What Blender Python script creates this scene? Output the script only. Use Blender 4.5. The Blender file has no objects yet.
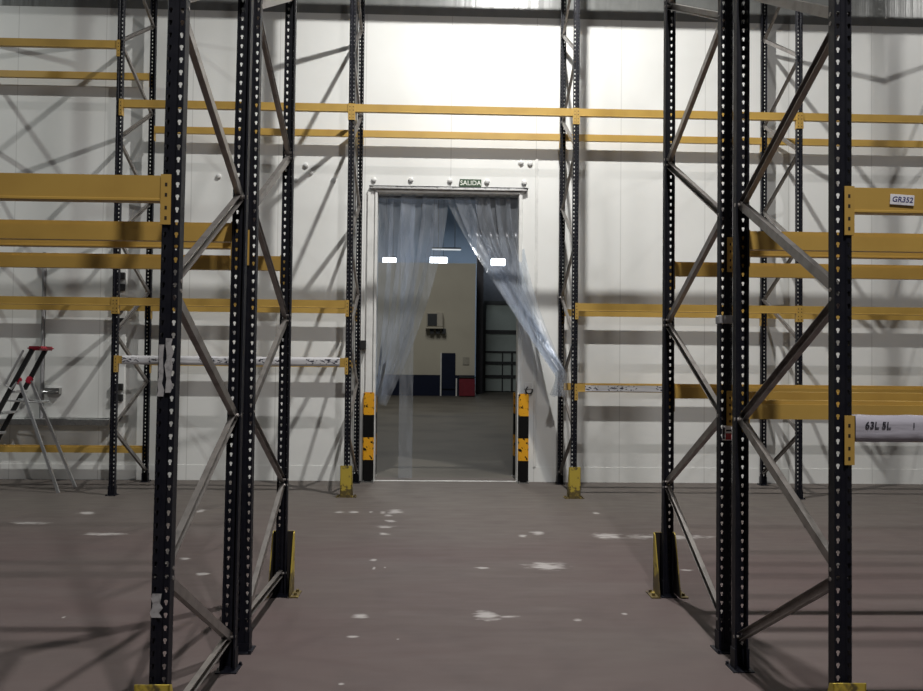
import bpy, bmesh, math, random
from mathutils import Vector, Matrix
random.seed(7)
C = bpy.context.scene.collection
sc = bpy.context.scene

# ------------------------------------------------------------------ camera calibration (metres; X right, Y into the room, Z up)
F, YAW, PITCH, ROLL, H = 764.54, 0.0296, 0.02134, 0.01029, 1.5955
def cam_axes():
    cy, sy, cp, sp = math.cos(YAW), math.sin(YAW), math.cos(PITCH), math.sin(PITCH)
    f = Vector((sy*cp, cy*cp, sp)); r0 = Vector((cy, -sy, 0)); u0 = r0.cross(f)
    cr, sr = math.cos(ROLL), math.sin(ROLL)
    return f, cr*r0 + sr*u0, -sr*r0 + cr*u0
FW, RT, UP = cam_axes()
def ray(x, y): return FW + RT*((x-461.5)/F) - UP*((y-345.5)/F)
def fl(x, y):                       # measured point on the floor
    d = ray(x, y); return Vector((0, 0, H)) + d*(-H/d.z)
def at(x, y, dep):                  # measured point on the plane Y = dep
    d = ray(x, y); return Vector((0, 0, H)) + d*(dep/d.y)

# ------------------------------------------------------------------ materials
def mat(name, col, rough=0.5, metal=0.0, noise=None, bump=0.0, spec=0.5, emit=None):
    m = bpy.data.materials.new(name); m.use_nodes = True
    nt = m.node_tree; b = nt.nodes['Principled BSDF']
    b.inputs['Base Color'].default_value = (*col, 1); b.inputs['Roughness'].default_value = rough
    b.inputs['Metallic'].default_value = metal; b.inputs['Specular IOR Level'].default_value = spec
    if emit:
        b.inputs['Emission Color'].default_value = (*emit[0], 1); b.inputs['Emission Strength'].default_value = emit[1]
    tc = nt.nodes.new('ShaderNodeTexCoord')
    n = nt.nodes.new('ShaderNodeTexNoise'); n.inputs['Detail'].default_value = 5
    nt.links.new(tc.outputs['Object'], n.inputs['Vector'])
    n.inputs['Scale'].default_value = noise[1] if noise else 6
    mx = nt.nodes.new('ShaderNodeMix'); mx.data_type = 'RGBA'
    mx.inputs[6].default_value = (*col, 1)
    c2 = noise[0] if noise else tuple(c*0.8 for c in col)
    mx.inputs[7].default_value = (*c2, 1)
    rp = nt.nodes.new('ShaderNodeMapRange'); rp.inputs[1].default_value = noise[2] if noise and len(noise) > 2 else .45
    rp.inputs[2].default_value = (noise[3] if noise and len(noise) > 3 else .75)
    nt.links.new(n.outputs['Fac'], rp.inputs[0]); nt.links.new(rp.outputs[0], mx.inputs[0])
    nt.links.new(mx.outputs[2], b.inputs['Base Color'])
    if bump:
        bp = nt.nodes.new('ShaderNodeBump'); bp.inputs['Strength'].default_value = bump
        bp.inputs['Distance'].default_value = .01
        nt.links.new(n.outputs['Fac'], bp.inputs['Height']); nt.links.new(bp.outputs[0], b.inputs['Normal'])
    return m
def math_node(nt, op, a=None, b=None):
    n = nt.nodes.new('ShaderNodeMath'); n.operation = op
    for i, v in enumerate((a, b)):
        if v is None: continue
        if isinstance(v, (int, float)): n.inputs[i].default_value = v
        else: nt.links.new(v, n.inputs[i])
    return n.outputs[0]

M = {}
M['black'] = mat('upright_black_paint', (.005, .0055, .010), .5, spec=.25, noise=((.012, .012, .016), 9))
M['ochre'] = mat('beam_ochre_paint', (.47, .300, .070), .42, noise=((.37, .225, .05), 2.5, .45, .8))
M['ochre_dark'] = mat('beam_slot', (.02, .012, .006), .6)
M['galv'] = mat('galvanised_brace', (.30, .28, .265), .38, .75, noise=((.20, .185, .175), 14))
M['steel'] = mat('plain_steel', (.45, .45, .44), .3, .9, noise=((.3, .3, .3), 30))
M['railsteel'] = mat('bright_rail_steel', (.80, .80, .79), .2, .55, noise=((.5, .5, .5), 30))
M['alu'] = mat('aluminium', (.62, .63, .64), .35, .8)
def guard_mat():
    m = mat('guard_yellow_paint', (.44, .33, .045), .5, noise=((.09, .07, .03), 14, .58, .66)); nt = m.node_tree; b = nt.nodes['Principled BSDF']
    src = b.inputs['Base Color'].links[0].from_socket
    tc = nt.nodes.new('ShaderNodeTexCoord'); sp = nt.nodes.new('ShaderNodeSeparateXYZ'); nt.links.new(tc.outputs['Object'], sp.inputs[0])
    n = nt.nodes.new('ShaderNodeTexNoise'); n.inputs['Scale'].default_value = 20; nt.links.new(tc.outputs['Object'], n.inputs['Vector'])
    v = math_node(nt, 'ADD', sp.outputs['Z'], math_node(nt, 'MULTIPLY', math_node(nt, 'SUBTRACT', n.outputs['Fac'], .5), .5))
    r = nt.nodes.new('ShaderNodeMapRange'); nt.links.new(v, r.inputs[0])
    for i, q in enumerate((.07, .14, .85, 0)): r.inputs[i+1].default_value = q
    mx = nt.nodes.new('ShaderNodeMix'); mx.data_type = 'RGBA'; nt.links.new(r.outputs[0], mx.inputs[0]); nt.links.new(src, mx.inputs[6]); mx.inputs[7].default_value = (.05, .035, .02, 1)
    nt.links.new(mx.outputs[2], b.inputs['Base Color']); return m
M['guardyellow'] = guard_mat()
M['guardinside'] = mat('guard_inside_dark', (.02, .015, .012), .7)  # dark brown inner faces of the foot guards
M['white'] = mat('white_paint', (.72, .72, .70), .4)
M['cap'] = mat('white_plastic_cap', (.70, .70, .69), .35)
M['blackplastic'] = mat('black_plastic', (.015, .015, .015), .45)
M['red'] = mat('red_plastic', (.42, .02, .045), .4)
M['paper'] = mat('paper_label', (.72, .72, .74), .6, noise=((.5, .5, .52), 25))
M['oldpaper'] = mat('torn_paper', (.36, .35, .35), .7, noise=((.16, .16, .16), 40, .5, .7))
M['tape'] = mat('grey_tape', (.33, .33, .34), .45)
M['ink'] = mat('blue_ink', (.03, .03, .14), .6)
M['darkink'] = mat('black_ink', (.02, .02, .03), .6)
M['sign'] = mat('exit_sign_green', (.03, .07, .03), .4)
M['signtext'] = mat('exit_sign_lettering', (.75, .78, .72), .5)
M['redprint'] = mat('red_print', (.35, .03, .03), .5)
M['panel_beige'] = mat('hall_panel_beige', (.52, .49, .40), .5, noise=((.46, .43, .35), .6))
M['navy'] = mat('navy_paint', (.005, .009, .028), .5, spec=.25)
M['hallblue'] = mat('hall_roof_sheet', (.34, .43, .55), .6, noise=((.24, .31, .40), .3))
M['hallwall'] = mat('hall_wall_sheet', (.14, .16, .17), .6)
M['darksteel'] = mat('dark_steel', (.035, .04, .045), .5)
M['gateglass'] = mat('gate_pane', (.46, .54, .53), .3, noise=((.36, .43, .42), .8))
M['columngrey'] = mat('column_grey', (.08, .08, .10), .5)
M['tubedim'] = mat('dim_tube', (.8, .8, .8), .5, emit=((.9, .95, 1.0), .5))
M['crimson'] = mat('crimson_paint', (.17, .010, .022), .5)
M['tube'] = mat('lit_tube', (.9, .9, .9), .5, emit=((.86, .93, 1.0), 9.0))

# striped guard post: yellow / black bands over its height
def stripes_mat():
    m = bpy.data.materials.new('yellow_black_bands'); m.use_nodes = True; nt = m.node_tree
    b = nt.nodes['Principled BSDF']; b.inputs['Roughness'].default_value = .45; b.inputs['Specular IOR Level'].default_value = .2
    tc = nt.nodes.new('ShaderNodeTexCoord'); sp = nt.nodes.new('ShaderNodeSeparateXYZ')
    nt.links.new(tc.outputs['Object'], sp.inputs[0])
    n = nt.nodes.new('ShaderNodeTexNoise'); n.inputs['Scale'].default_value = 22; n.inputs['Detail'].default_value = 4
    nt.links.new(tc.outputs['Object'], n.inputs['Vector'])
    fr = math_node(nt, 'FRACT', math_node(nt, 'DIVIDE', sp.outputs['Z'], .59))
    yel = math_node(nt, 'GREATER_THAN', fr, .5)
    scuff = math_node(nt, 'LESS_THAN', n.outputs['Fac'], .62)
    fac = math_node(nt, 'MULTIPLY', yel, scuff)
    mx = nt.nodes.new('ShaderNodeMix'); mx.data_type = 'RGBA'
    mx.inputs[6].default_value = (.004, .004, .004, 1); mx.inputs[7].default_value = (.70, .34, .02, 1)
    nt.links.new(fac, mx.inputs[0]); nt.links.new(mx.outputs[2], b.inputs['Base Color'])
    return m
M['stripes'] = stripes_mat()

# white plastic film with scribbled marks
def film_mat(name, col, marks, scale=(26, 26, 55), z0=-1, z1=1, thr=.58):
    m = bpy.data.materials.new(name); m.use_nodes = True; nt = m.node_tree
    b = nt.nodes['Principled BSDF']; b.inputs['Roughness'].default_value = .28
    tc = nt.nodes.new('ShaderNodeTexCoord')
    n0 = nt.nodes.new('ShaderNodeTexNoise'); n0.inputs['Scale'].default_value = 9; n0.inputs['Detail'].default_value = 3
    mp0 = nt.nodes.new('ShaderNodeMapping'); mp0.inputs['Scale'].default_value = (.35, 1, 2.2)
    nt.links.new(tc.outputs['Object'], mp0.inputs[0]); nt.links.new(mp0.outputs[0], n0.inputs['Vector'])
    bp = nt.nodes.new('ShaderNodeBump'); bp.inputs['Strength'].default_value = .5; bp.inputs['Distance'].default_value = .012
    nt.links.new(n0.outputs['Fac'], bp.inputs['Height']); nt.links.new(bp.outputs[0], b.inputs['Normal'])
    mx = nt.nodes.new('ShaderNodeMix'); mx.data_type = 'RGBA'
    mx.inputs[6].default_value = (*col, 1); mx.inputs[7].default_value = (.03, .03, .045, 1)
    if marks:
        mp = nt.nodes.new('ShaderNodeMapping'); mp.inputs['Scale'].default_value = scale
        nt.links.new(tc.outputs['Object'], mp.inputs[0])
        n = nt.nodes.new('ShaderNodeTexNoise'); n.inputs['Scale'].default_value = 1; n.inputs['Detail'].default_value = 3
        nt.links.new(mp.outputs[0], n.inputs['Vector'])
        n2 = nt.nodes.new('ShaderNodeTexNoise'); n2.inputs['Scale'].default_value = 3.2; n2.inputs['Detail'].default_value = 0
        mp2 = nt.nodes.new('ShaderNodeMapping'); mp2.inputs['Scale'].default_value = (1, 0, 0)
        nt.links.new(tc.outputs['Object'], mp2.inputs[0]); nt.links.new(mp2.outputs[0], n2.inputs['Vector'])
        sp = nt.nodes.new('ShaderNodeSeparateXYZ'); nt.links.new(tc.outputs['Object'], sp.inputs[0])
        f = math_node(nt, 'MULTIPLY', math_node(nt, 'GREATER_THAN', n.outputs['Fac'], thr), math_node(nt, 'GREATER_THAN', n2.outputs['Fac'], .47))
        f = math_node(nt, 'MULTIPLY', f, math_node(nt, 'GREATER_THAN', sp.outputs['Z'], z0))
        f = math_node(nt, 'MULTIPLY', f, math_node(nt, 'LESS_THAN', sp.outputs['Z'], z1))
        nt.links.new(f, mx.inputs[0])
    nt.links.new(mx.outputs[2], b.inputs['Base Color'])
    return m
M['film'] = film_mat('white_film', (.84, .81, .90), False)
M['film_marked'] = film_mat('white_film_scribbled', (.55, .545, .56), True, z0=-.075, z1=-.015, thr=.55)

# pvc strips
def pvc_mat():
    m = bpy.data.materials.new('clear_pvc'); m.use_nodes = True; nt = m.node_tree; nt.nodes.clear()
    out = nt.nodes.new('ShaderNodeOutputMaterial')
    tr = nt.nodes.new('ShaderNodeBsdfTransparent'); tr.inputs[0].default_value = (.90, .93, .97, 1)
    df = nt.nodes.new('ShaderNodeBsdfDiffuse'); df.inputs[0].default_value = (.66, .70, .77, 1)
    tl = nt.nodes.new('ShaderNodeBsdfTranslucent'); tl.inputs[0].default_value = (.66, .70, .77, 1)
    gl = nt.nodes.new('ShaderNodeBsdfGlossy'); gl.inputs['Roughness'].default_value = .18; gl.inputs[0].default_value = (.9, .92, .95, 1)
    a1 = nt.nodes.new('ShaderNodeMixShader'); a1.inputs[0].default_value = .5
    nt.links.new(df.outputs[0], a1.inputs[1]); nt.links.new(tl.outputs[0], a1.inputs[2])
    tc = nt.nodes.new('ShaderNodeTexCoord'); n = nt.nodes.new('ShaderNodeTexNoise'); n.inputs['Scale'].default_value = 5
    mp = nt.nodes.new('ShaderNodeMapping'); mp.inputs['Scale'].default_value = (3, 3, .6)
    nt.links.new(tc.outputs['Object'], mp.inputs[0]); nt.links.new(mp.outputs[0], n.inputs['Vector'])
    mr = nt.nodes.new('ShaderNodeMapRange'); mr.inputs[1].default_value = .3; mr.inputs[2].default_value = .7
    mr.inputs[3].default_value = .14; mr.inputs[4].default_value = .30
    nt.links.new(n.outputs['Fac'], mr.inputs[0])
    a2 = nt.nodes.new('ShaderNodeMixShader'); nt.links.new(mr.outputs[0], a2.inputs[0])
    nt.links.new(tr.outputs[0], a2.inputs[1]); nt.links.new(a1.outputs[0], a2.inputs[2])
    fz = nt.nodes.new('ShaderNodeFresnel'); fz.inputs[0].default_value = 1.35
    a3 = nt.nodes.new('ShaderNodeMixShader'); nt.links.new(fz.outputs[0], a3.inputs[0])
    bp = nt.nodes.new('ShaderNodeBump'); bp.inputs['Strength'].default_value = .25; bp.inputs['Distance'].default_value = .02
    nt.links.new(n.outputs['Fac'], bp.inputs['Height']); nt.links.new(bp.outputs[0], gl.inputs['Normal'])
    nt.links.new(a2.outputs[0], a3.inputs[1]); nt.links.new(gl.outputs[0], a3.inputs[2])
    nt.links.new(a3.outputs[0], out.inputs[0])
    return m
M['pvc'] = pvc_mat()

# insulated wall panels: faint vertical joints, soft dirt toward the floor
def wall_mat():
    m = bpy.data.materials.new('insulated_wall_panel'); m.use_nodes = True; nt = m.node_tree
    b = nt.nodes['Principled BSDF']; b.inputs['Roughness'].default_value = .38
    tc = nt.nodes.new('ShaderNodeTexCoord'); sp = nt.nodes.new('ShaderNodeSeparateXYZ')
    nt.links.new(tc.outputs['Object'], sp.inputs[0])
    fr = math_node(nt, 'FRACT', math_node(nt, 'DIVIDE', math_node(nt, 'ADD', sp.outputs['X'], 60.82), 1.15))
    joint = math_node(nt, 'LESS_THAN', fr, .010)
    n = nt.nodes.new('ShaderNodeTexNoise'); n.inputs['Scale'].default_value = 1.3; n.inputs['Detail'].default_value = 6
    nt.links.new(tc.outputs['Object'], n.inputs['Vector'])
    mr = nt.nodes.new('ShaderNodeMapRange'); mr.inputs[1].default_value = .4; mr.inputs[2].default_value = .75
    mr.inputs[3].default_value = 0; mr.inputs[4].default_value = .30
    nt.links.new(n.outputs['Fac'], mr.inputs[0])
    mx = nt.nodes.new('ShaderNodeMix'); mx.data_type = 'RGBA'
    mx.inputs[6].default_value = (.76, .765, .745, 1); mx.inputs[7].default_value = (.60, .60, .57, 1)
    nt.links.new(mr.outputs[0], mx.inputs[0])
    mx2 = nt.nodes.new('ShaderNodeMix'); mx2.data_type = 'RGBA'; mx2.inputs[7].default_value = (.60, .60, .58, 1)
    nt.links.new(mx.outputs[2], mx2.inputs[6]); nt.links.new(joint, mx2.inputs[0])
    nt.links.new(mx2.outputs[2], b.inputs['Base Color'])
    return m
M['wall'] = wall_mat()
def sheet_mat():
    m = mat('upper_wall_sheet', (.17, .175, .17), .3); nt = m.node_tree; b = nt.nodes['Principled BSDF']  # dark grey also stands in for shade high on the wall
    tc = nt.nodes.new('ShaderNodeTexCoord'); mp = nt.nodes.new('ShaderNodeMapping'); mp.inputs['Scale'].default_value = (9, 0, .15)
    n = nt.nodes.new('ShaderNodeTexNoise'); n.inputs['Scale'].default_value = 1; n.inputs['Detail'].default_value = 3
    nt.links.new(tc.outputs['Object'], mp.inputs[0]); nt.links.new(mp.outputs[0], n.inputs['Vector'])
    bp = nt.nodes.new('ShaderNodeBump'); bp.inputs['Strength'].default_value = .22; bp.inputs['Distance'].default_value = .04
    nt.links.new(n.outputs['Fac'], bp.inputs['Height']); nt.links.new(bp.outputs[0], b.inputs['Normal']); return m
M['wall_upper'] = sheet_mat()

# mauve-brown painted concrete with white chips where the paint has come off
CHIPS = [(340,512,5,1),(354,512,5,1),(371,512,2,.7),(383,512.5,3,1),(395,511.5,8,2),(389,515.5,4,.8),(390,521,5,1),(385,527,9,1),
 (384,534,6,1),(374,560,3,1),(374,568,1.6,1),(385,567.5,1.6,.6),(538,533,6,1.6),(523,536,4,1),(546,566,18,3.5),(487,616,13,4),(508,617,10,1),
 (578,620,5,1),(596,513,3,1),(608,536,14,2.5),(483,568,7,1),(360,616,7,2),(352,637,6,1),(398,639,2,.8),(341,684,3,1),(665,537,42,1.8),
 (686,570,5,.7),(87,513,8,1.5),(105,534,20,1.2),(30,523,18,1.1),(200,511,4,1.5),(202,574,6,1),(64,617,2,1),(185,559,6,1),(625,614,3,1)]
def floor_mat():
    m = bpy.data.materials.new('worn_painted_concrete'); m.use_nodes = True; nt = m.node_tree
    b = nt.nodes['Principled BSDF']; b.inputs['Specular IOR Level'].default_value = .2
    tc = nt.nodes.new('ShaderNodeTexCoord')
    def noise(scale, detail=5, sx=1, sy=1):
        n = nt.nodes.new('ShaderNodeTexNoise'); n.inputs['Scale'].default_value = scale; n.inputs['Detail'].default_value = detail
        mp = nt.nodes.new('ShaderNodeMapping'); mp.inputs['Scale'].default_value = (sx, sy, 1)
        nt.links.new(tc.outputs['Object'], mp.inputs[0]); nt.links.new(mp.outputs[0], n.inputs['Vector']); return n.outputs['Fac']
    def mix(fac, a, bb):
        x = nt.nodes.new('ShaderNodeMix'); x.data_type = 'RGBA'
        for i, v in ((6, a), (7, bb)):
            if isinstance(v, tuple): x.inputs[i].default_value = (*v, 1)
            else: nt.links.new(v, x.inputs[i])
        if isinstance(fac, (int, float)): x.inputs[0].default_value = fac
        else: nt.links.new(fac, x.inputs[0])
        return x.outputs[2]
    def ramp(v, lo, hi, o0=0, o1=1):
        r = nt.nodes.new('ShaderNodeMapRange'); nt.links.new(v, r.inputs[0])
        for i, q in enumerate((lo, hi, o0, o1)): r.inputs[i+1].default_value = q
        return r.outputs[0]
    sp = nt.nodes.new('ShaderNodeSeparateXYZ'); nt.links.new(tc.outputs['Object'], sp.inputs[0])
    base = mix(ramp(noise(.55, 6, .5, 1.2), .38, .66), (.092, .068, .066), (.098, .081, .076))
    base = mix(ramp(sp.outputs['Y'], 6.2, 8.6, 0, .75), base, (.118, .106, .094))          # lighter and greyer toward the wall
    base = mix(ramp(noise(3.5, 7), .5, .8, 0, .5), base, (.070, .056, .055))
    base = mix(ramp(noise(1.6, 4, .35, 1.6), .55, .8, 0, .4), base, (.135, .12, .115))       # drag marks
    nz = noise(14, 4, .6, 1.6); nz2 = noise(5, 3, .5, 2)
    tot = None
    for (x, y, rx, ry) in CHIPS:
        p = fl(x, y); r1 = rx*p.y/F*1.15; r2 = ry*p.y*p.y/(F*H)*1.25
        v = nt.nodes.new('ShaderNodeVectorMath'); v.operation = 'SUBTRACT'; nt.links.new(tc.outputs['Object'], v.inputs[0]); v.inputs[1].default_value = p
        s = nt.nodes.new('ShaderNodeVectorMath'); s.operation = 'MULTIPLY'; nt.links.new(v.outputs[0], s.inputs[0]); s.inputs[1].default_value = (1/r1, 1/r2, 0)
        l = nt.nodes.new('ShaderNodeVectorMath'); l.operation = 'LENGTH'; nt.links.new(s.outputs[0], l.inputs[0])
        tot = l.outputs['Value'] if tot is None else math_node(nt, 'MINIMUM', tot, l.outputs['Value'])
    d = math_node(nt, 'ADD', tot, math_node(nt, 'MULTIPLY', math_node(nt, 'SUBTRACT', nz, .5), 2.6))
    fac = ramp(d, .35, 1.0, .75, 0)
    base = mix(fac, base, (.40, .38, .37))
    nt.links.new(base, b.inputs['Base Color'])
    nt.links.new(ramp(nz2, .3, .7, .55, .68), b.inputs['Roughness'])
    return m
M['floor'] = floor_mat()
M['hallfloor'] = mat('hall_concrete', (.100, .091, .074), .6, noise=((.048, .043, .035), .7), spec=.3)

# ------------------------------------------------------------------ mesh helpers
def box(bm, c, s, rot=None):
    g = bmesh.ops.create_cube(bm, size=1)
    m = Matrix.Translation(c) @ (rot if rot else Matrix.Identity(4)) @ Matrix.Diagonal((*s, 1))
    bmesh.ops.transform(bm, matrix=m, verts=g['verts']); return g['verts']
def b2(bm, a, b): return box(bm, [(a[i]+b[i])/2 for i in range(3)], [abs(b[i]-a[i]) for i in range(3)])
def frame_of(p, q, side=(1, 0, 0)):
    d = (Vector(q)-Vector(p)).normalized(); s = Vector(side); s = (s - d*s.dot(d)).normalized(); n = d.cross(s); return d, s, n
def prism(bm, p, q, prof, side=(1, 0, 0), closed=True, caps=True):
    """sweep a 2-D profile (along side, along normal) from p to q"""
    d, s, n = frame_of(p, q, side)
    A = [bm.verts.new(Vector(p)+s*a+n*b) for a, b in prof]; B = [bm.verts.new(Vector(q)+s*a+n*b) for a, b in prof]
    k = len(prof)
    for i in range(k if closed else k-1):
        j = (i+1) % k; bm.faces.new((A[i], A[j], B[j], B[i]))
    if caps and closed: bm.faces.new(A[::-1]); bm.faces.new(B)
def tube(bm, pts, r, seg=8):
    pts = [Vector(p) for p in pts]; rings = []
    for i, p in enumerate(pts):
        d = (pts[min(i+1, len(pts)-1)]-pts[max(i-1, 0)]).normalized()
        s = d.orthogonal().normalized() if i == 0 else (s - d*s.dot(d)).normalized()
        n = d.cross(s)
        rings.append([bm.verts.new(p + (s*math.cos(t)+n*math.sin(t))*r) for t in [2*math.pi*k/seg for k in range(seg)]])
    for a, b in zip(rings, rings[1:]):
        for k in range(seg): bm.faces.new((a[k], a[(k+1) % seg], b[(k+1) % seg], b[k]))
    bm.faces.new(rings[0][::-1]); bm.faces.new(rings[-1])
def bevel(bm, w=.003, seg=1):
    bmesh.ops.bevel(bm, geom=bm.edges[:], offset=w, segments=seg, affect='EDGES', clamp_overlap=True)
def link(name, bm, m, parent=None, loc=(0, 0, 0), rz=0, smooth=False):
    bmesh.ops.recalc_face_normals(bm, faces=bm.faces[:])
    me = bpy.data.meshes.new(name); bm.to_mesh(me); bm.free()
    for x in (m if isinstance(m, (list, tuple)) else [m]): me.materials.append(x)
    if smooth: me.polygons.foreach_set('use_smooth', [True]*len(me.polygons))
    o = bpy.data.objects.new(name, me); C.objects.link(o); o.location = loc; o.rotation_euler.z = rz; o.parent = parent
    return o
def empty(name, loc, rz=0):
    o = bpy.data.objects.new(name, None); C.objects.link(o); o.location = loc; o.rotation_euler.z = rz; o.empty_display_size = .1; return o
def tag(o, label, cat, group=None, kind='thing'):
    o['label'] = label; o['category'] = cat; o['kind'] = kind
    if group: o['group'] = group
    return o
def struct(o, label=None):
    o['kind'] = 'structure'
    if label: o['label'] = label
    return o
def inst(src, parent, loc=(0, 0, 0), rz=0):
    o = src.copy(); C.objects.link(o); o.parent = parent; o.location = loc; o.rotation_euler = (0, 0, rz); return o

# ------------------------------------------------------------------ measured layout
WY = 10.225                                            # cold-room side of the back wall
XL, XR, XLL, XRR = -1.064, 1.614, -3.786, 4.323
OX0, OX1, OZ = -.838, 1.053, 3.846                     # door opening
# ------------------------------------------------------------------ setting
bm = bmesh.new(); b2(bm, (-14, -4, -.2), (14, WY+.35, 0)); struct(link('floor', bm, M['floor']), 'mauve brown painted concrete floor with white chips')
bm = bmesh.new(); b2(bm, (-16, WY+.35, -.2), (16, 56, 0)); struct(link('floor_hall', bm, M['hallfloor']), 'grey concrete floor of the hall beyond the doorway')
bm = bmesh.new()
T = .16
b2(bm, (-14, WY, 0), (OX0, WY+T, 6.26)); b2(bm, (OX1, WY, 0), (14, WY+T, 6.26)); b2(bm, (OX0, WY, OZ), (OX1, WY+T, 6.26))
wall = struct(link('wall_back', bm, M['wall']), 'white insulated panel wall with a tall doorway')
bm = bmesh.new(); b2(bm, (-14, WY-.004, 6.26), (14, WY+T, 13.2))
struct(link('wall_upper', bm, M['wall_upper']), 'grey ribbed sheet above the white wall panels, shade put into its grey')
# kerb at the foot of the wall
bm = bmesh.new()
b2(bm, (-14, WY-.006, 0), (-1.02, WY, .20)); b2(bm, (1.30, WY-.006, 0), (14, WY, .20))
struct(link('baseboard_back', bm, M['wall']), 'low white kerb along the foot of the wall')
# jamb trims and lintel trim of the doorway
bm = bmesh.new()
b2(bm, (OX0-.035, WY-.05, 0), (OX0, WY+T+.02, OZ)); b2(bm, (OX0-.135, WY-.035, 0), (OX0-.045, WY, OZ+.02)); bevel(bm, .006)
struct(link('trim_1', bm, M['white']), 'white jamb trim on the left of the doorway')
bm = bmesh.new()
b2(bm, (OX1, WY-.05, 0), (OX1+.05, WY+T+.02, OZ)); bevel(bm, .008)
struct(link('trim_2', bm, M['white']), 'white jamb trim on the right of the doorway')
bm = bmesh.new(); b2(bm, (OX0-.035, WY-.04, OZ), (OX1+.05, WY, OZ+.042)); bevel(bm, .006)
struct(link('trim_3', bm, M['white']), 'white lintel trim over the doorway')
bm = bmesh.new(); b2(bm, (1.275, WY-.012, .2), (1.315, WY, 4.36)); bevel(bm, .004)
struct(link('trim_4', bm, M['white']), 'narrow white vertical cover strip right of the doorway')
bm = bmesh.new(); b2(bm, (OX0, WY, 0), (OX1, WY+.05, .005))  # threshold strip; its white colour stands in for a bright highlight
struct(link('trim_5', bm, M['white']), 'threshold strip in the doorway, its highlight painted white')

# ------------------------------------------------------------------ upright with punched face
PITCH_Z = .0488
UW, UD, UH = .070, .050, 7.15
def upright_bm(h=UH):
    bm = bmesh.new(); n = int(h/PITCH_Z); z0 = .10
    cx = .0225; cw = .0095
    V = lambda x, y, z: bm.verts.new((x, y, z))
    hole = [(-.0030, -.0105), (.0030, -.0105), (.0045, -.002), (.0072, .002), (.0062, .0085), (0, .0108), (-.0062, .0085), (-.0072, .002), (-.0045, -.002)]
    def strip(xa, ya, xb, yb, za, zb): bm.faces.new((V(xa, ya, za), V(xb, yb, za), V(xb, yb, zb), V(xa, ya, zb)))
    top = z0 + n*PITCH_Z
    for s in (-1, 1):
        xs = sorted((s*(cx-cw), s*(cx+cw)))
        strip(xs[0], 0, xs[1], 0, 0, z0)
        for k in range(n):
            za = z0+k*PITCH_Z; zb = za+PITCH_Z; zc = (za+zb)/2
            ring = [V(s*cx+hx, 0, zc+hz) for hx, hz in hole]
            bl, br, tr, tl = V(xs[0], 0, za), V(xs[1], 0, za), V(xs[1], 0, zb), V(xs[0], 0, zb)
            bm.faces.new((bl, br, ring[1], ring[0]))
            bm.faces.new((br, ring[3], ring[2], ring[1])); bm.faces.new((br, tr, ring[4], ring[3]))
            bm.faces.new((tr, ring[5], ring[4])); bm.faces.new((tr, tl, ring[5])); bm.faces.new((tl, ring[6], ring[5]))
            bm.faces.new((tl, bl, ring[7], ring[6])); bm.faces.new((bl, ring[0], ring[8], ring[7]))
    hw = UW/2; g = .006; t = top
    path = [(-(cx-cw), 0), (-.008, g), (.008, g), (cx-cw, 0)]
    for (xa, ya), (xb, yb) in zip(path, path[1:]): strip(xa, ya, xb, yb, 0, t)
    for s in (-1, 1):
        p = [(s*(cx+cw), 0), (s*hw, .003), (s*hw, UD), (s*(hw-.009), UD), (s*(hw-.009), UD-.006)]
        for (xa, ya), (xb, yb) in zip(p, p[1:]): strip(xa, ya, xb, yb, 0, t)
    bmesh.ops.remove_doubles(bm, verts=bm.verts[:], dist=1e-5)
    return bm
def foot_bm():
    bm = bmesh.new(); b2(bm, (-.055, -.035, 0), (.055, .085, .006))
    b2(bm, (-.039, -.004, .006), (-.036, .056, .11)); b2(bm, (.036, -.004, .006), (.039, .056, .11)); b2(bm, (-.039, -.006, .006), (.039, -.003, .05))
    for x in (-.047, .047):
        bmesh.ops.create_cone(bm, cap_ends=True, segments=6, radius1=.008, radius2=.008, depth=.014, matrix=Matrix.Translation((x, -.025, .012)))
    return bm
proto_up = proto_ft = None
ZO = [.745+1.117*k for k in range(6)]; ZI = [.17+1.135*k for k in range(6)]
def brace_bm(y0, z0, y1, z1, flip):
    bm = bmesh.new(); w = .021; t = .003; dx = .014*flip
    prof = [(-dx, -w), (dx, -w), (dx, -w+t), (-dx+t*flip, -w+t), (-dx+t*flip, w-t), (dx, w-t), (dx, w), (-dx, w)]
    prism(bm, (0, y0, z0), (0, y1, z1), prof)
    for y, z in ((y0, z0), (y1, z1)):
        bmesh.ops.create_cone(bm, cap_ends=True, segments=6, radius1=.009, radius2=.009, depth=.074,
                              matrix=Matrix.Translation((0, y, z)) @ Matrix.Rotation(math.pi/2, 4, 'Y'))
    return bm
brace_protos = {}
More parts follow.
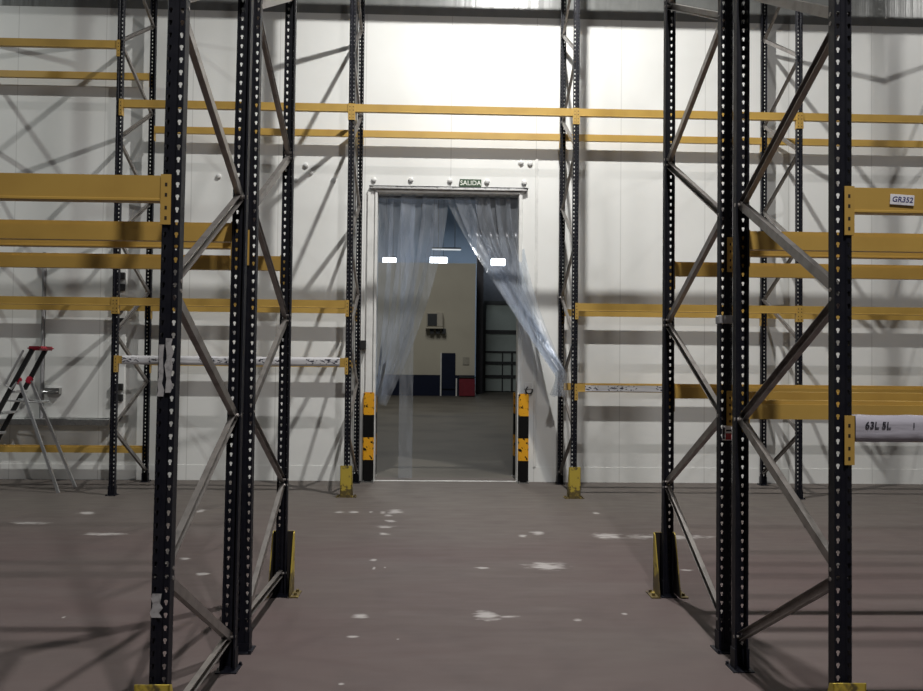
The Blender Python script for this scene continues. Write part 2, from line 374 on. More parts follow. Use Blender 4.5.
def make_frame(rack, x, yf, yr, zo, zi, low_strut=False, lean=0, twist=0):
    """a ladder-like upright frame (part of a rack); yf, yr: outer faces of its front and rear upright; zo / zi: brace nodes on the lower / inner post"""
    global proto_up, proto_ft
    outer_front = zo is not None and zo[0] == 'front'; zo = zo[1]
    f = empty('upright_frame', (x, yf, 0)); f.parent = rack; f.rotation_euler = (0, lean, twist)
    D = yr-yf; ups = []
    for (y, rz) in ((0, 0), (D, math.pi)):
        if proto_up is None:
            u = proto_up = link('upright', upright_bm(), M['black'], f); ft = proto_ft = link('base_plate', foot_bm(), M['black'], f)
        else: u = inst(proto_up, f); ft = inst(proto_ft, f)
        for o in (u, ft): o.location = (0, y, 0); o.rotation_euler = (0, 0, rz)
        ups.append(u)
    yo, yi = (.035, D-.035) if outer_front else (D-.035, .035)
    segs = []
    for k in range(6):
        segs.append((yi, zi[k], yo, zo[k]))
        if k < 5: segs.append((yo, zo[k]+.038, yi, zi[k+1]+.004))
    if low_strut: segs.append((yi, .17, yo, .15))
    for i, sg in enumerate(segs):
        key = tuple(round(v, 3) for v in sg)
        if key in brace_protos: inst(brace_protos[key], f)
        else: brace_protos[key] = link('brace', brace_bm(*sg, 1 if i % 2 else -1), M['galv'], f)
    return f

A1, A2, B1, B2, W1, W2 = 2.985, 4.03, 4.237, 5.285, 9.035, 10.09
ZOW = [.76, 1.87, 3.02, 4.16, 5.31, 6.49]; ZIW = [.16, 1.30, 2.46, 3.625, 4.79, 5.95]
def rack(x, y, label, group=None): return tag(empty('pallet_rack', (x, y, 0)), label, 'pallet rack', group)
def under(o, rk): o.parent = rk; o.location = Vector(o.location)-Vector(rk.location)
GR = 'black and yellow pallet racks either side of the aisle'
LEAN_A, LEAN_B = .0095, .0025
XLB, XRA, XRB = XL+.010, XR-.010, XR-.004
rkLA = rack(XL, A1, 'black and yellow rack nearest on the left, torn white paper on its front post', GR)
rkLB = rack(XLB, B1, 'black and yellow rack standing back to back behind the nearest left one', GR)
rkRA = rack(XRA, A1, 'black and yellow rack nearest on the right, one beam sleeved in white film', GR)
rkRB = rack(XRB, B1, 'black and yellow rack behind the nearest right one, grey tape round its post', GR)
rkW = rack(0, W1, 'long black and yellow pallet rack standing along the back wall, bridging the doorway')
fLA = make_frame(rkLA, 0, 0, A2-A1, ('front', ZO), ZI, True, LEAN_A)
fLB = make_frame(rkLB, 0, 0, B2-B1, ('rear', ZO), ZI, True, LEAN_B)
fRA = make_frame(rkRA, 0, 0, A2-A1, ('front', ZO), ZI, twist=.006)
fRB = make_frame(rkRB, 0, 0, B2-B1, ('rear', ZO), ZI, twist=.019)
XWL, XWR = XLL-2.69, XRR+2.69
for x in (XWL, XLL, XL, XR, XRR, XWR, XWR+2.75): make_frame(rkW, x, 0, W2-W1, ('front', ZOW), ZIW)

# stickers and tape on the posts (parts of the frames)
def ragged_bm(w, h, seed, n=9):
    r = random.Random(seed); bm = bmesh.new(); L, R = [], []
    for i in range(n):
        z = h*i/(n-1)
        L.append(bm.verts.new((-w/2+r.uniform(0, w*.28), -.0015-r.uniform(0, .002), z)))
        R.append(bm.verts.new((w/2-r.uniform(0, w*.34), -.0015-r.uniform(0, .002), z)))
    for i in range(n-1): bm.faces.new((L[i], R[i], R[i+1], L[i+1]))
    return bm
o = link('paper_label', ragged_bm(.030, .20, 3), M['oldpaper'], fLA, (-.020, -.001, 1.45)); o['label'] = 'torn strip of white paper'
o = link('paper_label', ragged_bm(.036, .21, 5), M['oldpaper'], fLA, (.010, -.0012, 1.465)); o['label'] = 'torn white paper scrap'
o = link('paper_label', ragged_bm(.05, .092, 9, 6), M['oldpaper'], fLA, (-.012, -.001, .604)); o['label'] = 'crumpled white sticker'
bm = bmesh.new(); b2(bm, (-.042, -.005, 1.825), (.044, .056, 1.872)); bevel(bm, .004)
o = link('tape_wrap', bm, M['tape'], fRB); o['label'] = 'grey tape wrapped around the post'
bm = bmesh.new(); b2(bm, (-.024, -.003, 1.172), (.032, -.001, 1.255))
for f in bm.faces: f.material_index = 0
for (xa, xb, za, zb) in ((-.004, .03, 1.176, 1.212), (-.02, -.008, 1.18, 1.245), (-.002, .028, 1.222, 1.232)):
    vs = b2(bm, (xa, -.0036, za), (xb, -.003, zb))
    for f in {f for v in vs for f in v.link_faces}: f.material_index = 1 if xb > .0295 else 2
o = link('sticker', bm, [M['paper'], M['redprint'], M['darkink']], fRB); o['label'] = 'white warning sticker with red print'

# ------------------------------------------------------------------ beams
def beam_bm(L, h, d):
    bm = bmesh.new()
    prof = [(0, 0), (0, -.004), (.003, -h+.012), (0, -h+.010), (0, -h+.002), (.002, -h), (d, -h), (d, -.022), (d-.016, -.022), (d-.016, 0), (.002, 0)]
    A = [bm.verts.new((-L/2, y, z)) for y, z in prof]; B = [bm.verts.new((L/2, y, z)) for y, z in prof]
    k = len(prof)
    for i in range(k): bm.faces.new((A[i], A[(i+1) % k], B[(i+1) % k], B[i]))
    bm.faces.new(A); bm.faces.new(B[::-1]); return bm
def connector_bm(side):
    """side=+1: sits at the +X end of a beam and laps onto the post there"""
    bm = bmesh.new(); s = side; hgt = .195
    b2(bm, (0, -.007, .004-hgt), (s*.036, -.003, .004))            # plate on the face of the post
    b2(bm, (-s*.004, -.007, .004-hgt), (0, .048, .004))             # plate welded to the beam end
    for f in bm.faces: f.material_index = 0
    for z in (-.035, -.075, -.125, -.165):
        vs = b2(bm, (s*.013, -.0078, z-.008), (s*.022, -.0068, z+.006))
        for f in {f for v in vs for f in v.link_faces}: f.material_index = 1
    return bm
beam_protos, con_protos = {}, {}
def make_beam(x0, x1, yface, ztop, back, rk, h=.10, d=.045, lean=0):
    """beam between the posts at x0 and x1; back=True when it hangs on the rear (outer) face"""
    L = x1-x0-UW-.004
    key = (round(L, 3), h); loc = Vector(((x0+x1)/2+lean*ztop, yface, ztop))-Vector(rk.location)
    if key in beam_protos: b = inst(beam_protos[key], rk)
    else: b = beam_protos[key] = link('beam', beam_bm(L, h, d), M['ochre'], rk)
    b.location = loc; b.rotation_euler = (0, 0, math.pi if back else 0)
    for s in (-1, 1):
        if s in con_protos: inst(con_protos[s], b, (s*L/2, 0, 0))
        else: con_protos[s] = link('end_connector', connector_bm(s), [M['ochre'], M['ochre_dark']], b, (s*L/2, 0, 0))
    return b, L
XFL, XFR = XL-2.665, XR+2.69                           # the next posts, outside the picture
Z2, Z3, Z4, Z0 = 2.306, 4.639, 5.336, .464
for y, bk, rk, x, ln in ((A1, False, rkLA, XL, LEAN_A), (A2, True, rkLA, XL, LEAN_A), (B1, False, rkLB, XLB, LEAN_B), (B2, True, rkLB, XLB, LEAN_B)):
    make_beam(x-2.665, x, y, Z2, bk, rk, lean=ln)
bU, LU = make_beam(XRA, XFR, A1, Z2, False, rkRA)
make_beam(XRA-.006, XFR, A2, Z2, True, rkRA)
make_beam(XRB, XFR, B1, Z2, False, rkRB)
make_beam(XRB-.019, XFR, B2, Z2, True, rkRB)
bP, LP = make_beam(XRA, XFR, A1, 1.395, False, rkRA)
make_beam(XRA-.006, XFR, A2, 1.410, True, rkRA)
make_beam(XRB, XFR, B1, 1.445, False, rkRB)
make_beam(XRB-.019, XFR, B2, 1.458, True, rkRB)

# handwritten label and film sleeve on the near right beams
def text_mesh(body, size, shear=0):
    """lettering as plain mesh in the XZ plane, facing -Y, centred on the origin"""
    cu = bpy.data.curves.new('lettering', 'FONT'); cu.body = body; cu.size = size; cu.extrude = .0004; cu.align_x = 'CENTER'; cu.align_y = 'CENTER'; cu.shear = shear
    cu.offset = size*.012; cu.resolution_u = 3
    o = bpy.data.objects.new('lettering', cu); C.objects.link(o); bpy.context.view_layer.update()
    me = bpy.data.meshes.new_from_object(o.evaluated_get(bpy.context.evaluated_depsgraph_get()))
    bpy.data.objects.remove(o); me.transform(Matrix.Rotation(math.pi/2, 4, 'X')); return me
def add_text(bm, body, size, loc, mi, shear=0):
    me = text_mesh(body, size, shear); me.transform(Matrix.Translation(loc)); old = set(bm.faces); bm.from_mesh(me)
    for f in bm.faces:
        if f not in old: f.material_index = mi
    bpy.data.meshes.remove(me)
lp0, lp1 = at(889.5, 193, A1), at(914, 206, A1)
bm = bmesh.new(); b2(bm, (-.049, -.003, -.021), (.049, -.0005, .021)); bevel(bm, .001)
lx = (lp0.x+lp1.x)/2-(XRA+XFR)/2
add_text(bm, 'GR352', .030, (0, -.0036, 0), 1, .15)
lab = link('paper_label', bm, [M['paper'], M['ink']], bU, (lx, -.001, -.047)); lab.rotation_euler.y = math.radians(3); lab['label'] = 'small white label with blue handwriting'
def film_bm(L, h, d, seed, amp=.004):
    bm = bmesh.new(); r = random.Random(seed); n = max(8, int(L/.04)); rings = []
    for i in range(n+1):
        x = -L/2+L*i/n
        prof = [(-.006, .005), (-.008, -h*.35), (-.006, -h*.7), (-.008, -h-.006), (d+.004, -h-.006), (d+.004, .005)]
        rings.append([bm.verts.new((x, y+r.uniform(-.0015, .001), z+r.uniform(-amp, amp)*.5)) for y, z in prof])
    for a, b in zip(rings, rings[1:]):
        for k in range(6): bm.faces.new((a[k], a[(k+1) % 6], b[(k+1) % 6], b[k]))
    return bm
bm = film_bm(LP-.004, .092, .045, 4); tx = at(880, 425, A1).x-(XRA+XFR)/2
for f in bm.faces: f.smooth = True
add_text(bm, '63L 5L', .038, (tx-.02, -.0102, -.034), 1, .1); add_text(bm, '1', .030, (tx+.125, -.0102, -.034), 1)
fs = link('film_sleeve', bm, [M['film'], M['darkink']], bP, (.004, -.003, 0)); fs['label'] = 'crinkled white plastic film with handwriting'

hW = .092
XWL, XWR = XLL-2.69, XRR+2.69
bays = {'far left': (XWL, XLL), 'left': (XLL, XL), 'door': (XL, XR), 'right': (XR, XRR), 'far right': (XRR, XWR), 'beyond': (XWR, XWR+2.75)}  # 'beyond' is an unseen bay, added for the shadows its beams cast
def wb(bay, z, back): return make_beam(*bays[bay], W2 if back else W1, z, back, rkW, hW)
for bay in bays:
    make_beam(*bays[bay], W1, 7.07, False, rkW, .13); make_beam(*bays[bay], W2, 7.07, True, rkW, .13)
    if bay != 'far left': wb(bay, Z3, False); wb(bay, Z3, True)
    if bay != 'door': wb(bay, Z2, False); wb(bay, Z2, True)
wb('far left', Z4, False); wb('far left', Z4, True); wb('far left', Z0, True)
bF1, LF1 = wb('left', 1.625, False); wb('left', 1.60, True)
bF2, LF2 = wb('right', 1.345, False); wb('right', 1.33, True)
wb('far right', 1.345, False); wb('far right', 1.33, True)
f1 = link('film_sleeve', film_bm(LF1-.12, hW, .045, 11), M['film_marked'], bF1, (.0, -.002, 0), smooth=True); f1['label'] = 'white film with dark scribbles'
bm = bmesh.new(); b2(bm, (-LF2/2+.09, -.004, -.083), (LF2/2-.05, -.001, -.012))
f2 = link('film_sleeve', bm, M['film_marked'], bF2); f2['label'] = 'white film strip with dark scribbles'

# ------------------------------------------------------------------ guards at the feet of the posts
def guard_bm(h=.40, w=.15, d=.10, flare=.05):
    bm = bmesh.new(); t = .006
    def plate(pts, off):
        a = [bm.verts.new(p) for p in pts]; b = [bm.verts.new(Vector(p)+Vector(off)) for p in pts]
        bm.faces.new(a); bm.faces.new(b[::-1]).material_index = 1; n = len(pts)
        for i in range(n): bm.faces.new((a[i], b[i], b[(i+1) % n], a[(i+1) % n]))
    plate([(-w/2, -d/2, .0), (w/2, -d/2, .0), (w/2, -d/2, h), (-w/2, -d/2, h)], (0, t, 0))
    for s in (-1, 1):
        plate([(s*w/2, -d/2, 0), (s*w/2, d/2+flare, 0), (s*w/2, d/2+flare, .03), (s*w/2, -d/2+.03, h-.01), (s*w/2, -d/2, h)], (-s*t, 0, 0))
        b2(bm, (s*w/2, -d/2, 0), (s*(w/2+.045), d/2+flare, .007))
        for y in (-.02, .06):
            bmesh.ops.create_cone(bm, cap_ends=True, segments=6, radius1=.010, radius2=.010, depth=.016, matrix=Matrix.Translation((s*(w/2+.025), y, .014)))
    return bm
GG = 'yellow guards around the rack feet'
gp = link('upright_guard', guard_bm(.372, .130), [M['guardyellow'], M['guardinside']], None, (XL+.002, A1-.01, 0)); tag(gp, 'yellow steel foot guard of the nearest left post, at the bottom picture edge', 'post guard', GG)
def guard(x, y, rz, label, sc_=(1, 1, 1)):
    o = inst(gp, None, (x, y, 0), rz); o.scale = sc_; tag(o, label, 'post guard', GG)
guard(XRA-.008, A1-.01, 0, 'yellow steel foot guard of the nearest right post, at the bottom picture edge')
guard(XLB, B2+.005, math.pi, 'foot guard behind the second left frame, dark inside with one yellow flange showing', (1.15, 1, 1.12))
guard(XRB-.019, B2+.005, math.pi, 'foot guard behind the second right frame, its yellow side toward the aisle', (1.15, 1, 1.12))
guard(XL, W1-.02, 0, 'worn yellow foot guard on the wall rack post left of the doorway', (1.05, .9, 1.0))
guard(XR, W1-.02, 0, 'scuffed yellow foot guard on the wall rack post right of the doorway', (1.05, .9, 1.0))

# ------------------------------------------------------------------ striped guard posts of the doorway
def post(x0, x1, y0, y1, label, sx=False):
    e = tag(empty('guard_post', ((x0+x1)/2, (y0+y1)/2, 0)), label, 'guard post', 'striped guard posts at the doorway')
    w, d = x1-x0, y1-y0
    bm = bmesh.new(); b2(bm, (-w/2, -d/2, .012), (w/2, d/2, 1.18)); bevel(bm, .012, 2); link('post_body', bm, M['stripes'], e)
    bm = bmesh.new(); b2(bm, (-w/2-.010, -d/2-.03, 0), (w/2+.010, d/2, .012))
    for s in (-1, 1): bmesh.ops.create_cone(bm, cap_ends=True, segments=6, radius1=.011, radius2=.011, depth=.02, matrix=Matrix.Translation((s*(w/2-.012), -d/2-.016, .02)))
    link('base_plate', bm, M['steel'], e)
post(-.985, -.845, 10.10, 10.225, 'yellow and black banded guard post at the left front of the doorway')
post(1.065, 1.20, 10.10, 10.225, 'yellow and black banded guard post at the right front of the doorway')
post(-.99, -.855, 10.62, 10.78, 'yellow and black guard post behind the left jamb, on the hall side')
post(1.055, 1.19, 10.62, 10.78, 'yellow and black guard post behind the right jamb, on the hall side')

# ------------------------------------------------------------------ exit sign, caps, box, hook
es = tag(empty('exit_sign', (.40, WY, 3.989)), 'small dark green exit sign reading SALIDA above the doorway', 'sign')
bm = bmesh.new(); b2(bm, (-.145, -.05, -.052), (.145, 0, .052)); bevel(bm, .004); add_text(bm, 'SALIDA', .086, (0, -.0512, -.002), 1); link('sign_panel', bm, [M['sign'], M['signtext']], es)
CAPS = [(374,180),(411,180),(450,181),(487,182),(524,183),(521,163),(530,164),(334,180),(311,172.5),(306,165.5),(296,180),(219,176.5)]
cap0 = None
cap_l = ['above the left end of the curtain rail', 'second from the left above the curtain rail', 'just left of the green sign', 'just right of the green sign',
         'above the right end of the curtain rail', 'left one of the high pair beside the cover strip', 'right one of the high pair beside the cover strip',
         'between the brace shadow and the doorway frame post', 'lower of the close pair left of the doorway', 'upper of the close pair left of the doorway',
         'at the lower left of the close pair, beside the black post', 'by itself on the wall behind the nearest left rack']
for (x, y), t in zip(CAPS, cap_l):
    p = at(x, y, WY)
    if cap0 is None:
        bm = bmesh.new(); bmesh.ops.create_uvsphere(bm, u_segments=16, v_segments=8, radius=.036)
        bmesh.ops.scale(bm, vec=(1, .62, 1), verts=bm.verts); o = cap0 = link('bolt_cap', bm, M['cap'], None, smooth=True)
    else: o = inst(cap0, None)
    o.location = (p.x, WY-.012, p.z); tag(o, 'white round bolt cap ' + t, 'bolt cap', 'round caps on the wall')
sb = tag(empty('switch_box', (at(363, 345, 10.2).x, WY, at(363, 345, 10.2).z)), 'small black switch box on the left jamb with a conduit below', 'switch')
bm = bmesh.new(); b2(bm, (-.045, -.10, -.06), (.045, -.0, .06)); bevel(bm, .008); link('box_body', bm, M['blackplastic'], sb)
bm = bmesh.new(); zc = -(sb.location.z)+.02; tube(bm, [(-.03, -.055, -.06), (-.032, -.055, zc)], .012); link('conduit', bm, M['alu'], sb)
hp = at(528, 387, WY)
hk = tag(empty('wall_hook', (hp.x, WY, hp.z)), 'small white hook plate with a black ring right of the doorway', 'hook')
bm = bmesh.new(); b2(bm, (-.05, -.02, -.03), (.05, 0, .06)); bevel(bm, .006); link('hook_plate', bm, M['cap'], hk)
bm = bmesh.new(); tube(bm, [(.01+.045*math.cos(a), -.045, -.045+.045*math.sin(a)) for a in [math.pi*(.95+1.2*i/12) for i in range(13)]], .010); tube(bm, [(-.01, -.02, .0), (-.03, -.045, -.03)], .008); link('ring', bm, M['blackplastic'], hk)

# ------------------------------------------------------------------ strip curtain
cur = tag(empty('strip_curtain', ((OX0+OX1)/2, WY, OZ)), 'clear plastic strip curtain pulled aside in two bunches in the doorway', 'strip curtain')
cl = Vector(cur.location)
bm = bmesh.new(); r = random.Random(2)
b2(bm, (OX0-.10, -.068, .044), (OX1+.10, -.02, .076))
x = OX0-.06
while x < OX1-.02:
    w = r.uniform(.10, .2); b2(bm, (x, -.078-r.uniform(0, .008), .042), (x+w, -.066, .072)); x += w+r.uniform(.005, .03)
bevel(bm, .004)
bmesh.ops.translate(bm, verts=bm.verts, vec=(-cl.x, 0, 0)); o = link('curtain_rail', bm, M['railsteel'], cur); o['label'] = 'bright metal hanging rail'
bm = bmesh.new(); b2(bm, (OX0-.11-cl.x, -.078, .077), (OX1+.12-cl.x, -.005, .085)); link('rail_lip', bm, M['darksteel'], cur)
def ribbon(path, width, fold0, fold1, arc, seed, squeeze=1.0):
    """path: list of points in the world; the width direction turns from X toward Y along the strip"""
    bm = bmesh.new(); n = len(path); k = 7; rows = []; r = random.Random(seed); ph = r.uniform(0, 6)
    for i, p in enumerate(path):
        t = i/(n-1); d = (path[min(i+1, n-1)]-path[max(i-1, 0)]).normalized()
        perp = Vector((0, 1, 0)).cross(d)
        if perp.x < 0: perp = -perp
        perp.normalize(); a = fold0+(fold1-fold0)*t**1.3
        wv = perp*math.cos(a)+Vector((0, 1, 0))*math.sin(a); nv = wv.cross(d)
        w = width*(1-(1-squeeze)*t**1.5)
        rows.append([bm.verts.new(p-cl+wv*(w*(j/(k-1)-.5))+nv*(arc*(1-(2*j/(k-1)-1)**2)+.010*math.sin(5*t+ph+j*.8)*t)) for j in range(k)])
    for a, b in zip(rows, rows[1:]):
        for j in range(k-1): bm.faces.new((a[j], a[j+1], b[j+1], b[j]))
    return bm
strip_n = 0
def strip(path, *a, **k):
    o = link('strip', ribbon(path, *a, **k), M['pvc'], cur, smooth=True); o.visible_shadow = True
ZT = OZ+.04
NS = 34
# left bunch, gathered at the left jamb
for i in range(6):
    xt = OX0+.11+.148*i; yy = 10.262+.02*(i % 2)
    tie = Vector((OX0+.035+.012*i, 10.29-.01*i, 1.16-.03*i)); path = []
    for j in range(NS):
        t = j/(NS-1); s = t**1.65
        path.append(Vector((xt+(tie.x-xt)*s, yy+(tie.y-yy)*s, ZT+(tie.z-ZT)*t)))
    strip(path, .20, random.uniform(-.12, .12), .55+.12*(i % 3), .018, 20+i, squeeze=.62)
# the one strip that hangs straight
xs = (at(399, 440, 10.3).x+at(412, 440, 10.3).x)/2
strip([Vector((xs, 10.30, ZT-(ZT-.03)*j/(NS-1))) for j in range(NS)], .185, 0, 0, .010, 40)
# right bunch, drawn across the jamb to the rack frame
tie = Vector((1.51, 9.66, 1.53))
for i in range(7):
    xt = .13+.142*i; yy = 10.275-.02*(i % 2); k = 1.06+.16*i
    tt = tie+Vector((.0, .02*(i-3), .012*(i-3))); path = []
    for j in range(NS):
        t = j/(NS-1); s = t**k; z = ZT+(tt.z-ZT)*t
        y = yy+(tt.y-yy)*max(0, (t-.25)/.75)**1.0
        path.append(Vector((xt+(tt.x-xt)*s, y, z)))
    for j in range(1, 9 if i < 3 else 3):
        u = j/8; path.append(Vector((tt.x+.04*math.sin(u*2.5)-.05*u*u*i, tt.y-.03*u, tt.z-.10*u-.22*u*u-.01*i*u)))
    strip(path, .20, random.uniform(-.15, .15), .5+.15*(i % 3), .020, 60+i, squeeze=.75)

# ------------------------------------------------------------------ hatch door in the left of the wall
hx0, hx1, hz0, hz1 = -5.18, -4.12, .80, 2.98
bm = bmesh.new(); b2(bm, (hx0, WY-.03, hz0), (hx1, WY, hz1)); bevel(bm, .012, 2)
dr = struct(link('door_2', bm, M['wall']), 'white insulated hatch door raised above a steel sill')
bm = bmesh.new(); tube(bm, [(hx0-.02, WY-.03, hz0-.05), (hx0-.02, WY-.03, hz1)], .022); link('door_edge_tube', bm, M['tape'], dr)
for z in (2.68, 2.53, 2.27, 2.08, 1.22, 1.08):
    bm = bmesh.new(); b2(bm, (hx1-.16, WY-.08, z-.045), (hx1-.02, WY-.028, z+.045)); bevel(bm, .006); link('hinge', bm, M['blackplastic'], dr)
bm = bmesh.new(); b2(bm, (hx0+.04, WY-.10, 1.12), (hx0+.24, WY-.03, 1.2)); tube(bm, [(hx0+.06, WY-.1, 1.15), (hx0+.06, WY-.14, 1.15), (hx0+.22, WY-.14, 1.15), (hx0+.22, WY-.1, 1.15)], .012)
link('handle', bm, M['steel'], dr)
bm = bmesh.new(); b2(bm, (-7, WY-.12, .715), (-4.28, WY, .80)); bevel(bm, .005); struct(link('trim_6', bm, M['steel']), 'grey steel sill ledge under the hatch door')

# ------------------------------------------------------------------ stepladder
lad = tag(empty('stepladder', (-5.0, 9.45, 0)), 'aluminium stepladder with black rails and red plastic top, far left by the wall', 'stepladder')
lo = Vector(lad.location)
yn, yf = 9.24, 9.54
def lt(bm, pts, r, seg=8): tube(bm, [Vector(p)-lo for p in pts], r, seg)
def rail_pt(t, y): return Vector((-4.83+t*(-.86), y+(-.03 if y < 9.4 else .03)*t, 1.69-1.69*t))
for y in (yn, yf):
    bm = bmesh.new(); prism(bm, rail_pt(1, y)-lo, rail_pt(0, y)-lo, [(-.012, -.026), (.012, -.026), (.012, .026), (-.012, .026)], side=(0, 1, 0)); o = link('front_rail', bm, M['blackplastic'], lad); o['label'] = 'black front rail'
foot_n, foot_f = Vector((-4.465, 9.19, 0)), Vector((-4.46, 9.60, 0))
for y, ft in ((yn+.03, foot_n), (yf-.03, foot_f)):
    hg = rail_pt(.22, y); hg.x += .03
    bm = bmesh.new(); prism(bm, ft-lo, hg-lo, [(-.012, -.016), (.012, -.016), (.012, .016), (-.012, .016)], side=(0, 1, 0)); link('rear_leg', bm, M['alu'], lad)
    bm = bmesh.new(); box(bm, hg-lo-Vector((.015, 0, 0)), (.075, .045, .085), Matrix.Rotation(.45, 4, 'Y')); bevel(bm, .012, 2); link('hinge_bracket', bm, M['red'], lad)
for t in (.30, .45, .60, .75, .89):
    bm = bmesh.new(); a, b = rail_pt(t, yn), rail_pt(t, yf); box(bm, (a+b)/2-lo+Vector((.02, 0, 0)), (.085, (b-a).length-.025, .028)); bevel(bm, .004); link('step', bm, M['alu'], lad)
bm = bmesh.new(); box(bm, Vector((-4.81, (yn+yf)/2, 1.705))-lo, (.16, yf-yn+.05, .05)); bevel(bm, .02, 3); link('top_tray', bm, M['red'], lad)
bm = bmesh.new(); lt(bm, [(-4.92, yn-.03, 1.68), (-5.08, yn-.035, 1.36), (-5.12, yn-.035, 1.27), (-5.05, yn-.035, 1.22), (-4.99, yn-.03, 1.30)], .013); link('hand_rail', bm, M['alu'], lad)
bm = bmesh.new(); lt(bm, [rail_pt(.36, yn+.02), (-4.76, yn+.03, 1.06)], .010); lt(bm, [rail_pt(.36, yf-.02), (-4.76, yf-.03, 1.06)], .010); lt(bm, [(-4.76, yn+.03, 1.06), (-4.76, yf-.03, 1.06)], .010); link('spreader', bm, M['alu'], lad)

# ------------------------------------------------------------------ hall beyond the doorway
bm = bmesh.new(); b2(bm, (-16, 55, 0), (16, 55.2, 13)); struct(link('wall_hall_back', bm, M['hallblue']), 'dim blue grey sheet wall at the back of the hall')
bm = bmesh.new(); b2(bm, (-16.2, WY+T, 0), (-16, 55, 13)); struct(link('wall_hall_left', bm, M['hallwall']))
bm = bmesh.new(); b2(bm, (16, WY+T, 0), (16.2, 55, 13)); struct(link('wall_hall_right', bm, M['hallwall']))
bm = bmesh.new(); b2(bm, (-16.2, WY+T, 13), (16.2, 55.2, 13.2)); struct(link('ceiling_hall', bm, M['hallblue']), 'dark sheet roof of the hall')
for k, (y, z) in enumerate(((44, 11.0), (50, 12.4))):
    bm = bmesh.new(); b2(bm, (-16, y, z), (16, y+.25, z+.5)); struct(link('trim_%d' % (7+k), bm, M['darksteel']), 'dark roof girder in the hall')
# beige cold-store block
PY = 35.8
pL, pR = -9.0, at(475.5, 300, PY).x; pT = at(440, 263, PY).z
cb = tag(empty('cold_store_block', ((pL+pR)/2, PY, 0)), 'beige panel block with a navy base seen through the doorway', 'building')
ox = Vector(cb.location)
bm = bmesh.new(); zb = at(440, 375, PY).z
b2(bm, (pL-ox.x, 0, zb), (pR-ox.x, 12, pT)); link('panel_wall', bm, M['panel_beige'], cb)
bm = bmesh.new(); b2(bm, (pL-ox.x, -.03, 0), (pR-ox.x, 12, zb)); o = link('base_band', bm, M['navy'], cb); o['label'] = 'navy blue lower band'
d0, d1 = at(441.5, 353, PY), at(455, 389, PY)
bm = bmesh.new(); b2(bm, (d0.x-ox.x, -.10, d1.z), (d1.x-ox.x, -.03, d0.z)); bevel(bm, .01); dd = link('door', bm, M['navy'], cb); dd['label'] = 'narrow navy blue door'
bm = bmesh.new()
for xx in (d0.x-.05, d1.x+.03): b2(bm, (xx-ox.x, -.12, 0), (xx+.06-ox.x, -.03, d1.z+(d0.z-d1.z)*(1 if xx < d0.x else .3)))
o = link('door_frame', bm, M['white'], dd); o['label'] = 'white door frame edges'
for (x, y, w, h) in ((466, 361, .15, .18),):
    p = at(x, y, PY); bm = bmesh.new(); b2(bm, (p.x-w-ox.x, -.04, p.z-h), (p.x+w-ox.x, 0, p.z+h)); bevel(bm, .01); link('notice_plate', bm, mat('notice_plate_grey', (.38, .36, .30), .5), cb)
# ventilation unit on its bracket
v0, v1 = at(427, 313, PY), at(443, 327.5, PY)
vu = tag(empty('cooling_unit', ((v0.x+v1.x)/2, PY, v1.z)), 'boxy fan unit on a bracket on the beige wall seen through the doorway', 'cooling unit')
w = (v1.x-v0.x)/2; h = v0.z-v1.z
bm = bmesh.new(); b2(bm, (-w, -.45, 0), (w, 0, h)); bevel(bm, .03); link('unit_case', bm, mat('unit_case_beige', (.46, .43, .36), .5), vu)
bm = bmesh.new(); b2(bm, (-w+.04, -.47, .05), (w*.25, -.45, h-.06))
for i in range(5): b2(bm, (-w+.06, -.485, .08+i*h*.16), (w*.22, -.47, .10+i*h*.16))
o = link('fan_grille', bm, M['darksteel'], vu); o['label'] = 'dark fan grille'
bm = bmesh.new(); b2(bm, (-w-.05, -.5, -.07), (w, 0, 0)); link('shelf_bracket', bm, M['panel_beige'], vu)
bm = bmesh.new()
for i in range(3): b2(bm, (-w+.15+i*.28, -.3, -.30), (-w+.33+i*.28, -.05, -.07))
link('valve', bm, M['darksteel'], vu)
# red bin
r0, r1 = at(459, 378, PY-.5), at(474.5, 396, PY-.5)
bm = bmesh.new(); b2(bm, (r0.x, PY-.9, .02), (r1.x, PY-.35, r0.z)); bevel(bm, .03, 2)
rb = tag(empty('red_bin', ((r0.x+r1.x)/2, PY-.6, 0)), 'crimson red bin standing at the right end of the navy base', 'bin')
bmesh.ops.translate(bm, verts=bm.verts, vec=-Vector(rb.location)); link('bin_body', bm, M['crimson'], rb)
bm = bmesh.new(); hw = (r1.x-r0.x)/2; b2(bm, (-hw-.02, -.33, r0.z), (hw+.02, .28, r0.z+.06)); bevel(bm, .015); link('bin_lid', bm, M['blackplastic'], rb)
# glazed sliding gate
GY = 41.0
g0, g1 = at(484, 303, GY), at(525, 392, GY)
gt = tag(empty('hall_gate', ((g0.x+g1.x)/2, GY, 0)), 'tall grey gate with dark frame bars seen at the right of the doorway', 'gate')
gx = gt.location.x
bm = bmesh.new(); b2(bm, (g0.x-gx, .02, .05), (g1.x-gx, .1, g0.z)); link('gate_panel', bm, M['gateglass'], gt)
for y_, th in ((303, .2), (332, .2), (363, .16), (376.5, .16)):
    z = at(500, y_, GY).z; bm = bmesh.new(); b2(bm, (g0.x-gx, -.06, z-th/2), (g1.x-gx, .02, z+th/2)); link('cross_bar', bm, M['darksteel'], gt)
for y_ in (352,):
    z = at(500, y_, GY).z; bm = bmesh.new(); b2(bm, (g0.x-gx, -.04, z-.05), (g1.x-gx, .02, z+.05)); link('cross_bar', bm, M['darksteel'], gt)
zt = at(500, 352, GY).z
for x_, th, top in ((484, .16, g0.z), (502.5, .06, zt), (512, .10, zt)):
    x = at(x_, 350, GY).x-gx; bm = bmesh.new(); b2(bm, (x-th/2, -.07, 0), (x+th/2, .02, top)); link('gate_post', bm, M['darksteel'], gt)
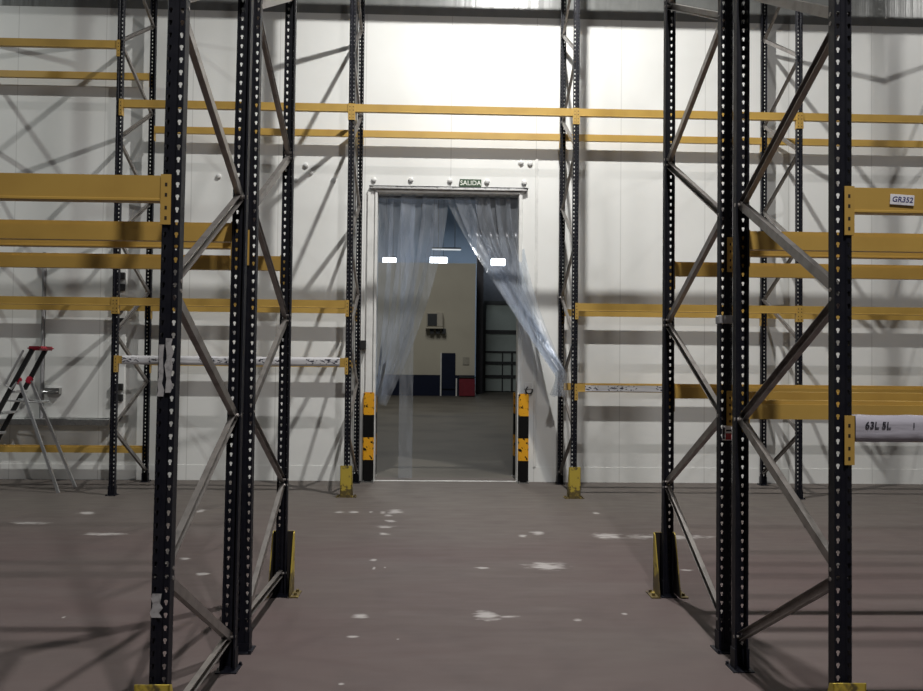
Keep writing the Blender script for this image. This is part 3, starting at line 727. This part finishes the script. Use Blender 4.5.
bm = bmesh.new(); p = at(479.3, 350, GY-2).x; b2(bm, (p-.17, GY-2.2, 0), (p+.17, GY-1.8, 12.9)); struct(link('column_hall', bm, M['columngrey']), 'dark steel column beside the beige block')
bm = bmesh.new(); b2(bm, (at(477, 300, 41.6).x, 41.6, 0), (16, 41.8, 13)); struct(link('wall_hall_gate', bm, mat('hall_dark_cladding', (.075, .085, .105), .6)), 'dark cladding around the far gate')
# strip lights hanging in the hall
LY = 50
for (x0, x1, y, lab) in ((383, 396, 260.5, 'second strip light from the left in the hall, seen through the curtain'), (430, 447, 260, 'bright strip light above the beige block, seen in the curtain gap'),
                         (491, 505, 262, 'strip light at the right in the hall, behind the drawn strips'), (366, 377, 261, 'leftmost strip light in the hall, at the doorway edge'),
                         (432, 461, 249.3, 'thin distant strip light above the others in the hall')):
    LY = 46 if y < 255 else (40.5 if x0 > 480 else 50)
    a, b = at(x0, y, LY), at(x1, y, LY); th = .17 if y > 255 else .018
    e = tag(empty('strip_light', ((a.x+b.x)/2, LY, a.z)), lab, 'ceiling light', 'strip lights in the hall'); w = (b.x-a.x)/2
    bm = bmesh.new(); b2(bm, (-w, -.2, -th), (w, .2, th)); bevel(bm, .02); link('tube', bm, M['tube'] if y > 255 else M['tubedim'], e)
    bm = bmesh.new(); b2(bm, (-w, -.25, th), (w, .25, th+.08)); b2(bm, (-w*.6, -.02, th), (-w*.55, .02, 12.998-a.z)); b2(bm, (w*.55, -.02, th), (w*.6, .02, 12.998-a.z)); link('housing', bm, M['darksteel'], e)

# ------------------------------------------------------------------ light
def lamp(kind, loc, power, col, size=.2, rot=(0, 0, 0), shape='DISK', sy=None):
    l = bpy.data.lights.new('lamp', kind); l.energy = power; l.color = col
    if kind == 'AREA':
        l.shape = shape; l.size = size
        if sy: l.size_y = sy
    else: l.shadow_soft_size = size
    o = bpy.data.objects.new('lamp', l); C.objects.link(o); o.location = loc; o.rotation_euler = rot; return o
lamp('AREA', (1.1, 7.06, 8.25), 545, (1.0, .985, .95), .14)
lamp('AREA', (8.8, 7.06, 8.25), 110, (1.0, .985, .95), .14)
lamp('AREA', (-9.4, 7.06, 8.25), 190, (.95, 1.0, .96), .14)
lamp('AREA', (1.1, -.6, 8.25), 520, (1.0, .97, .95), .2)
lamp('AREA', (-1, 24, 11.5), 780, (1.0, .98, .93), 3, shape='RECTANGLE', sy=8)  # unseen fill light added to brighten the hall floor
lamp('AREA', (3, 46, 11.5), 700, (.8, .9, 1.0), 3)  # second unseen fill light, added at the far end of the hall
w = bpy.data.worlds.new('world'); sc.world = w; w.use_nodes = True
w.node_tree.nodes['Background'].inputs[0].default_value = (.93, .96, 1.0, 1); w.node_tree.nodes['Background'].inputs[1].default_value = .06

# ------------------------------------------------------------------ camera
cd = bpy.data.cameras.new('camera'); co = bpy.data.objects.new('camera', cd); C.objects.link(co)
cd.sensor_fit = 'HORIZONTAL'; cd.sensor_width = 36; cd.lens = F/923*36; cd.clip_end = 200
R = Matrix((RT, UP, -FW)).transposed().to_4x4(); co.matrix_world = Matrix.Translation((0, 0, H)) @ R
sc.camera = co
sc.view_settings.view_transform = 'Standard'; sc.view_settings.look = 'None'; sc.view_settings.exposure = 0; sc.view_settings.gamma = 1
